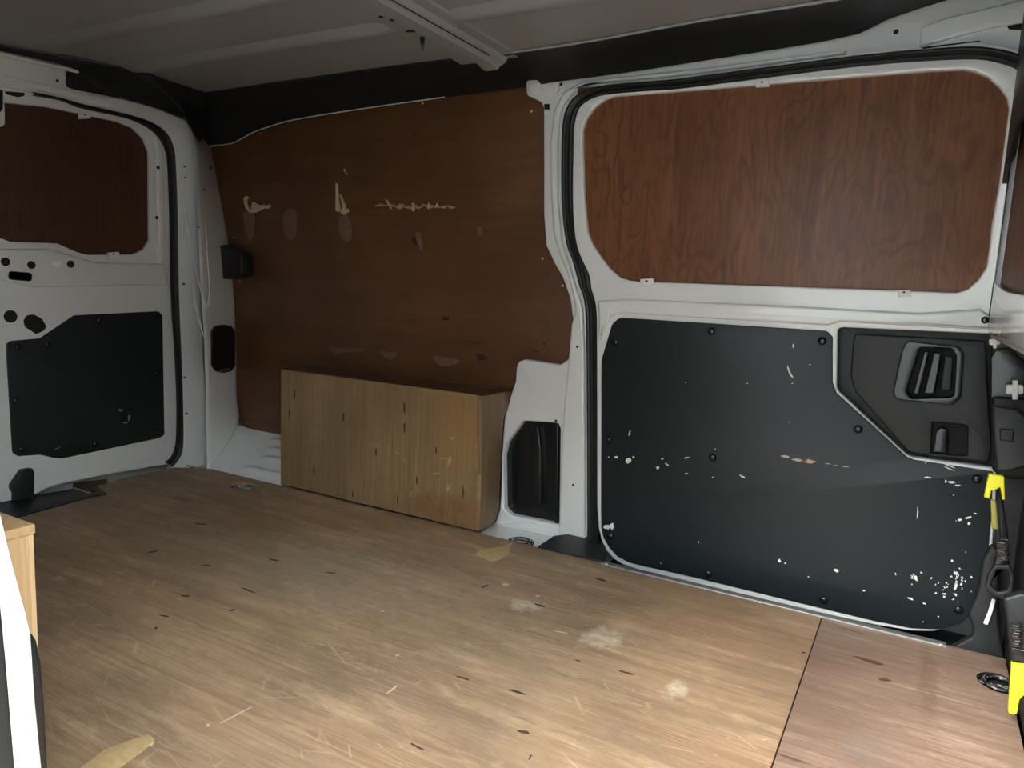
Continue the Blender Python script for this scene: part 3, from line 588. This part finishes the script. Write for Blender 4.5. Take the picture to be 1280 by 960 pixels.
chips('chipped_edge', RD, [(149, 512.5, 4, 1.5, 10), (160, 522, 1.5, 5, 10), (155, 528, 4, 1.2, 0), (70, 560, 6, .5, -20)], .0069, m_plain('grey_chip', (.30, .29, .27), .7), rl, w0=.0055, kind=None)
def pr(name, poly, h, b): return plate(name, RD, poly, -.003, h, b, WHITE, rd, r=.01)
pr('belt_pressing', [(-60, 318), (0, 311), (60, 311), (98, 322), (118, 328), (205, 330), (208, 356), (150, 357), (40, 359), (0, 350), (-60, 352)], .010, .008)
pr('frame_pressing', [(190, 165), (198, 172), (203, 185), (205, 300), (204, 330), (194, 330), (197, 300), (195, 190)], .006, .005)
dh = lathe_mesh('door_hole', [(.012, 0), (.012, .0012)], 18)
for u, v, s, w in ((13, 395.5, 1.45, 0), (4, 327, 1, .010), (36.5, 331, .95, .010), (85.5, 330, .9, .0108), (196, 209.5, .5, .006), (194.5, 272, .5, .006)): put('door_hole', dh, HOLE, RD, u, v, w+.0004, rd, s)
plate('door_slot', RD, [(8, 338, .01), (38, 341, .01), (37, 352, .01), (7, 349, .01)], .010, .0115, .0003, HOLE, rd)
plate('door_slot', RD, [(29, 401), (33, 394), (42, 393), (52, 398), (58, 408), (55, 413), (45, 418), (38, 413), (31, 409)], 0, .0013, .0003, HOLE, rd, r=.01)
plate('daylight_patch', RD, [(62.5, 325), (68, 327), (75, 326), (69, 334.5), (62, 331)], .009, .0135, .0002, m_plain('daylight_patch_white', (.95, .95, .95), .3, noise=.02), rd)  # extra-white patch standing for daylight showing at a hole
plate('black_latch', RD, [(24, 586, .01), (37, 584, .008), (39, 590), (38.5, 622), (14, 626), (14, 616), (10.6, 611), (10.6, 605)], -.002, .02, .004, PLAST, rd, r=.004)
plate('header_slot', RD, [(5, 114), (31, 116), (30, 120), (22, 121.5), (8, 118)], -.001, .0012, .0003, HOLE, rd, r=.004)
clip(105, 145, RD, rd, .85); clip(141, 319, RD, rd, .85)
plate('bracket', ('x', XR+.02, 1), [(-14, 112), (4, 113), (5, 155), (2, 158), (-14, 162)], -.006, .006, .002, WHITE, rd, r=.008)
plate('bracket_slot', ('x', XR+.02, 1), [(-12, 112), (2, 113), (2, 136), (-1, 140), (-12, 142)], .005, .007, .0004, HOLE, rd)

# ------------------------------------------------------------------ bulkhead at the front end
bw = plate2('wall_front', BULK, [(.27, .628), (1.75, .628), (1.75, 1.26), (.27, 1.26)], [[tuple(q) for q in px2(BULK, [(1239, 352), (1247, 361), (1258, 368.5), (1272, 372), (1282, 373)])] + [(.42, .71), (.42, 1.18), (1.70, 1.18), tuple(px2(BULK, [(1251, 240)])[0]), tuple(px2(BULK, [(1243, 300)])[0])]], -.03, 0, .004, WHITE)
tag(bw, 'white and black bulkhead closing off the cab end', 'wall', kind='structure')
plate2('bulkhead_board', ('x', XB+.010, -1), rect(.38, .66, 1.735, 1.22), [], -.012, 0, .001, WINPLY, bw)
plate('bulkhead_seal', ('x', XB-.002, -1), [(1277, -30), (1273, 60), (1267, 100), (1261, 150), (1256, 195), (1253.5, 235), (1257, 228), (1261, 205), (1266, 196), (1273, 160), (1286, 130), (1300, 100), (1300, -30)], -.004, .005, .002, RUBBER, bw)
plate2('lower_bulkhead', ('x', XL, -1), rect(.27, -.02, 1.86, .66), [], -.03, 0, .002, PLAST, bw)
box('cab_light_block', (.58, .23, -.1), (.60, 1.96, 1.37), PLAST, bw, bev=0)  # unseen plate added to stop daylight leaking past the bulkhead
plate('b_pillar', ('y', 1.75, -1), [(1247, 560), (1320, 570), (1320, 860), (1225, 830), (1236, 760), (1243, 700)], -.03, 0, .004, PLAST, bw)
box('bulkhead_shelf', (XB+.005, .27, .62), (XL+.02, 1.755, .64), WHITE, bw)
plate('pillar_cover', ('y', 1.70, -1), [(1238, 418), (1300, 428), (1300, 600), (1262, 600), (1241, 590)], -.03, 0, .008, PLAST, bw, r=.01)
plate('pillar_cover_dish', ('y', 1.70, -1), [(1237, 447, .012), (1244, 436, .012), (1262, 434, .014), (1275, 446), (1300, 470), (1300, 500), (1237, 498)], -.002, .008, .004, GLOSSBLK, bw, r=.006)
plate('pillar_foot', ('y', 1.69, -1), [(1228, 700), (1240, 680), (1250, 690), (1248, 780), (1260, 850), (1190, 830), (1185, 812), (1214, 796), (1216, 785), (1210, 768), (1222, 740)], -.02, 0, .006, PLAST, bw, r=.01)
plate('reflector', ('y', 1.68, -1), [(1240, 748, .002), (1244.5, 750, .002), (1240, 766), (1234.5, 781, .002), (1229, 779, .002), (1235, 765)], -.002, .002, .0006, CHIP, bw)
for (u, v, yy, k) in ((1243, 427, 1.70, 7), (1268, 486, 1.66, 11)):
    pl = ('y', yy, -1)
    c1 = plate('plastic_fir_clip', pl, [(u-k, v-k*.5, .004), (u+k, v-k*.5, .004), (u+k, v+k*.6, .004), (u-k, v+k*.6, .004)], -.004, .010, .003, CHIP, bw)
    plate('fin', pl, [(u-k*.3, v-k*1.05), (u+k*.35, v-k*1.05), (u+k*.35, v+k*1.15), (u-k*.3, v+k*1.15)], .002, .014, .002, CHIP, c1, r=.002)

# ------------------------------------------------------------------ near side: wall, pillar and seal round the open doorway
nw = plate2('wall_near', ('y', .27, 1), [(-2.36, -.1), (-.70, -.1), (-.66, .3), (-.68, .9), (-.62, 1.21), (.14, 1.21), (.22, 1.13), (.26, .6), (.28, -.1), (.6, -.1), (.6, 1.37), (-2.36, 1.37)], [], -.04, 0, .004, WHITE, r=.03)
tag(nw, 'white near side wall round the open sliding doorway', 'wall', kind='structure')
NP = ('y', .30, -1)
redge = [(-70, 0), (-55, 300), (-18, 560), (2, 639), (17, 702), (35, 768), (40.5, 793), (46, 877), (54, 960), (62, 1060)]
ledge = [(-140, 0), (-110, 300), (-60, 560), (-12, 690), (0, 743), (8, 827), (19, 960), (28, 1060)]
pil = plate('door_pillar', NP, redge+ledge[::-1], 0, .03, .004, WHITE, nw)
plate('outer_seal', ('y', .269, -1), [(p[0]+1, p[1]) for p in ledge]+[(-60, 1060), (-120, 700), (-200, 300), (-220, 0)], 0, .024, .003, RUBBER, nw)
plate('inner_seal', ('y', .335, -1), [(34, 786), (41, 790, .004), (47, 799), (53, 828), (57, 880), (61, 960), (68, 1070), (30, 1070)], 0, .02, .004, RUBBER, nw, r=.004)

sd = plate2('door_3', ('y', .15, -1), [(-1.62, -.05), (-.60, -.05), (-.56, .5), (-.58, 1.0), (-.66, 1.22), (-1.55, 1.22), (-1.62, 1.05)], [[(-1.52, .68), (-.80, .68), (-.80, 1.08), (-.86, 1.14), (-1.46, 1.14), (-1.52, 1.08)]], -.05, .02, .01, WHITE, r=.05)  # added out of view; front edge brought forward to shade pillar and floor
tag(sd, 'unseen white near sliding door, added slid open to shade the doorway edge', 'door', kind='structure')
plate2('window_board', ('y', .15, -1), rect(-1.55, .65, -.77, 1.17), [], -.04, -.03, .001, WINPLY, sd)
plate2('lower_panel', ('y', .10, 1), rect(-1.5, .05, -.8, .58), [], -.01, .05, .004, BLACK, sd, r=.04)
# ------------------------------------------------------------------ wheel arch boxes
X0, X1, YB, ZB = -1.776, -1.013, 1.668, .380
bx_ = empty('wheel_arch_box', ((X0+X1)/2, 1.75, 0)); tag(bx_, 'long tan plywood wheel arch box below the red-brown lining', 'box')
fr = box('front_panel', (X0, YB, .002), (X1-.0005, YB+.012, ZB), BOXW, bx_, .0015)
EP = ('x', X1, 1)
plate2('end_panel', EP, [(min(a, YP-.008), max(b, .002)) for a, b in px2(EP, [(601.5, 495.5), (601, 666), (606, 666), (619, 653), (624, 637), (627, 560), (630, 522), (637, 507), (640, 489)])], [], -.012, 0, .001, m_wood('box_end_plywood', 'z', (.15, .09, .045), (.25, .165, .09), (.32, .22, .125), 60, 2, .5), bx_)
box('top_panel', (X0, YB+.004, ZB-.012), (X1-.001, YP-.010, ZB+.0015), m_wood('box_top_plywood', 'x', (.085, .04, .02), (.15, .075, .04), (.20, .11, .06), 40, 2, .5), bx_, .001)
box('end_panel', (X0, YB+.012, .06), (X0+.012, YP-.010, ZB-.012), BOXW, bx_, .001)
BF = ('y', YB, -1)
chips('knot_marks', BF, [(368.5, 494, .9, 6, 0), (362, 518, .9, 8, 0), (429.5, 521, 1.1, 8, 0), (392.5, 590, 1.2, 8, 0), (441, 618, 1, 5, 0), (470, 565, 1, 5, 0), (505.5, 509, 1.1, 9, 0), (505.5, 535, 1, 8, 0), (545, 563, 1, 6, 0), (521, 600, 1.1, 6, 0), (579, 615, 1, 9, 0), (497, 625, .8, 9, 0)], .0005, KNOT, fr)
chips('scrapes', BF, [(562, 577, 3, 7, 15), (566, 548, 3, 2, 0), (545, 592, 6, 1, -10), (560, 610, 2.5, 5, 15), (470, 556, 9, .8, 20), (478, 552, 7, .8, -30), (497, 566, 4, 1, 30), (505, 575, 5, .8, 40), (513, 617, 1, 4, 5), (555, 573, 8, .7, -5)], .0005, m_plain('pale_scrape', (.46, .33, .19), .8), fr)
TP = ('z', ZB+.0015, 1)
GT = m_plain('grey_torn_ply', (.30, .22, .18), .8)
for it in [(413, 459, 14, 1.3, 4), (452, 463.5, 11, 1.4, 6), (487, 467, 11, 2, 6), (521, 471, 12, 2, 6), (566, 477, 9, 1.5, 5), (612, 483, 11, 1.5, 6)]:
    chips('torn_strip', TP, [it], .0008, GT, bx_, kind=None, bmax=YP-.0105)
# near one
N0, N1, NY = -1.70, -.878, .447
nb = empty('wheel_arch_box', ((N0+N1)/2, .37, 0)); tag(nb, 'pale plywood wheel arch box behind the white doorway pillar', 'box')
box('front_panel', (N0, NY-.012, .002), (N1-.010, NY, ZB-.012), NBOXW, nb, .001)
box('end_panel', (N1-.012, .285, .002), (N1, NY-.004, ZB-.012), NBOXW, nb, .001)
box('corner_batten', (N1-.0105, NY-.0045, .002), (N1+.0005, NY+.0005, ZB-.012), m_wood('ply_edge', 'z', (.50, .34, .17), (.62, .44, .24), (.70, .52, .30), 200, 3, .6), nb, .0008)
box('top_panel', (N0, .285, ZB-.0115), (N1+.002, NY+.002, ZB), NBOXW, nb, .001)

# ------------------------------------------------------------------ lashing rings
def lring(loc, rx, ry, rot, label, ztop):
    e = empty('lashing_ring', loc); tag(e, label, 'ring', 'floor lashing rings')
    L = Vector(loc)
    dish = lathe_mesh('dish', [(1.0, 0.0), (.92, -.004), (.55, -.010), (.2, -.010), (.01, -.010)], 24)
    for v in dish.vertices: v.co = Vector((L.x+v.co.x*rx*.96, L.y+v.co.y*ry*.96, L.z+v.co.z))
    link('dish', dish, GLOSSBLK, e)
    tube('rim', [L+Vector((rx*math.cos(a), ry*math.sin(a), .0005)) for a in [2*math.pi*k/28 for k in range(28)]], .0028, STEEL, e, 8, closed=True)
    c, s = math.cos(rot), math.sin(rot)
    P = []
    for k in range(20):
        a = 2*math.pi*k/20; x, y = .66*rx*math.cos(a), .55*ry*math.sin(a)
        P.append(L+Vector((x*c-y*s, x*s+y*c, .002+.0035*math.sin(a))))
    tube('ring', P, .0042, STEEL, e, 8, closed=True)
    box('bar', (L.x-rx*.9, L.y-.004, L.z-.006), (L.x+rx*.9, L.y+.004, L.z-.001), STEEL, e, .001)
lring((.185, 1.545, -.003), .034, .038, .4, 'chrome lashing ring in dark plywood by the yellow-tipped clamp', 0)
lring((-.892, 1.690, -.009), .036, .030, 1.0, 'steel lashing ring on white metal beside the black vent cover', 0)
lring((-1.855, 1.588, -.010), .052, .033, .2, 'sunken lashing ring in plywood before the ribbed white slope', 0)
lring((-2.20, 1.642, -.008), .030, .020, .2, 'small lashing ring in the floor corner under the rear door seal', 0)

# ------------------------------------------------------------------ yellow-tipped clamps
c1 = empty('spring_clamp', tuple(at(('y', 1.60, -1), 1245, 780))); tag(c1, 'black clamp with small yellow jaw below the door lock lever', 'clamp', 'yellow jawed clamps')
K = ('y', 1.60, -1)
plate('body', K, [(1239, 506, .004), (1272, 511, .006), (1284, 522), (1296, 580), (1262, 590, .006), (1246, 590, .004), (1242, 550)], -.02, 0, .005, PLAST, c1, r=.004)
plate('body_rib', K, [(1249, 535, .003), (1268, 537, .003), (1266, 552), (1250, 550)], -.002, .006, .003, PLAST, c1)
plate('jaw', K, [(1236, 592, .003), (1255, 595, .003), (1256, 624, .001), (1253, 624), (1250, 608), (1246, 611), (1239, 612.5), (1236.5, 623, .001), (1230, 621, .001), (1233, 605)], -.01, .006, .002, YELLOW, c1)
plate('grip', ('y', 1.61, -1), [(1238, 624), (1245, 626), (1248, 662), (1240, 662)], -.008, 0, .003, m_plain('olive_grip', (.30, .30, .06), .5), c1)
plate('arm', ('y', 1.605, -1), [(1246, 610), (1252, 610), (1261, 672), (1262, 710), (1240, 714), (1234, 735), (1250, 674)], -.012, 0, .004, GLOSSBLK, c1, r=.004)
rl_ = [Vector(at(K, 1253, 672+k*.5))+Vector((0, -.003, 0)) for k in range(57)]
tube('spring', [at(K, 1253+7*math.cos(k*1.0), 674+k*.43)+Vector((0, -.006+.008*math.sin(k*1.0), 0)) for k in range(60)], .0016, SPR, c1, 6)
plate('loop_handle', K, [(1243, 706, .004), (1262, 706, .004), (1268, 722), (1266, 742, .008), (1254, 750, .01), (1240, 744), (1231, 735, .01), (1235, 718)], -.012, .002, .003, PLAST, c1, r=.006, holes=[[(1246, 712, .004), (1260, 712, .004), (1262, 728), (1258, 738, .006), (1248, 740, .006), (1239, 732, .006)]])
c2 = empty('spring_clamp', tuple(at(('y', 1.36, -1), 1270, 895))); tag(c2, 'black clamp with large yellow jaw hanging over the chrome floor ring', 'clamp', 'yellow jawed clamps')
K = ('y', 1.36, -1)
plate('body', K, [(1254, 748, .006), (1275, 742, .006), (1310, 745), (1310, 834), (1265, 829, .003), (1261, 800), (1258, 770)], -.02, 0, .005, PLAST, c2, r=.005)
plate('body_band', K, [(1264, 808), (1310, 820), (1310, 826), (1265, 815)], -.002, .004, .0015, GLOSSBLK, c2)
tube('spring', [at(K, 1270+6.5*math.cos(k*1.0), 777+k*.5)+Vector((0, -.004+.008*math.sin(k*1.0), 0)) for k in range(60)], .0015, SPR, c2, 6)
plate('jaw', K, [(1264.5, 829, .002), (1310, 833), (1310, 869), (1279, 868, .003), (1274, 873), (1271, 890, .003), (1266, 892), (1260, 889, .002), (1263, 850)], -.012, .006, .002, YELLOW, c2)
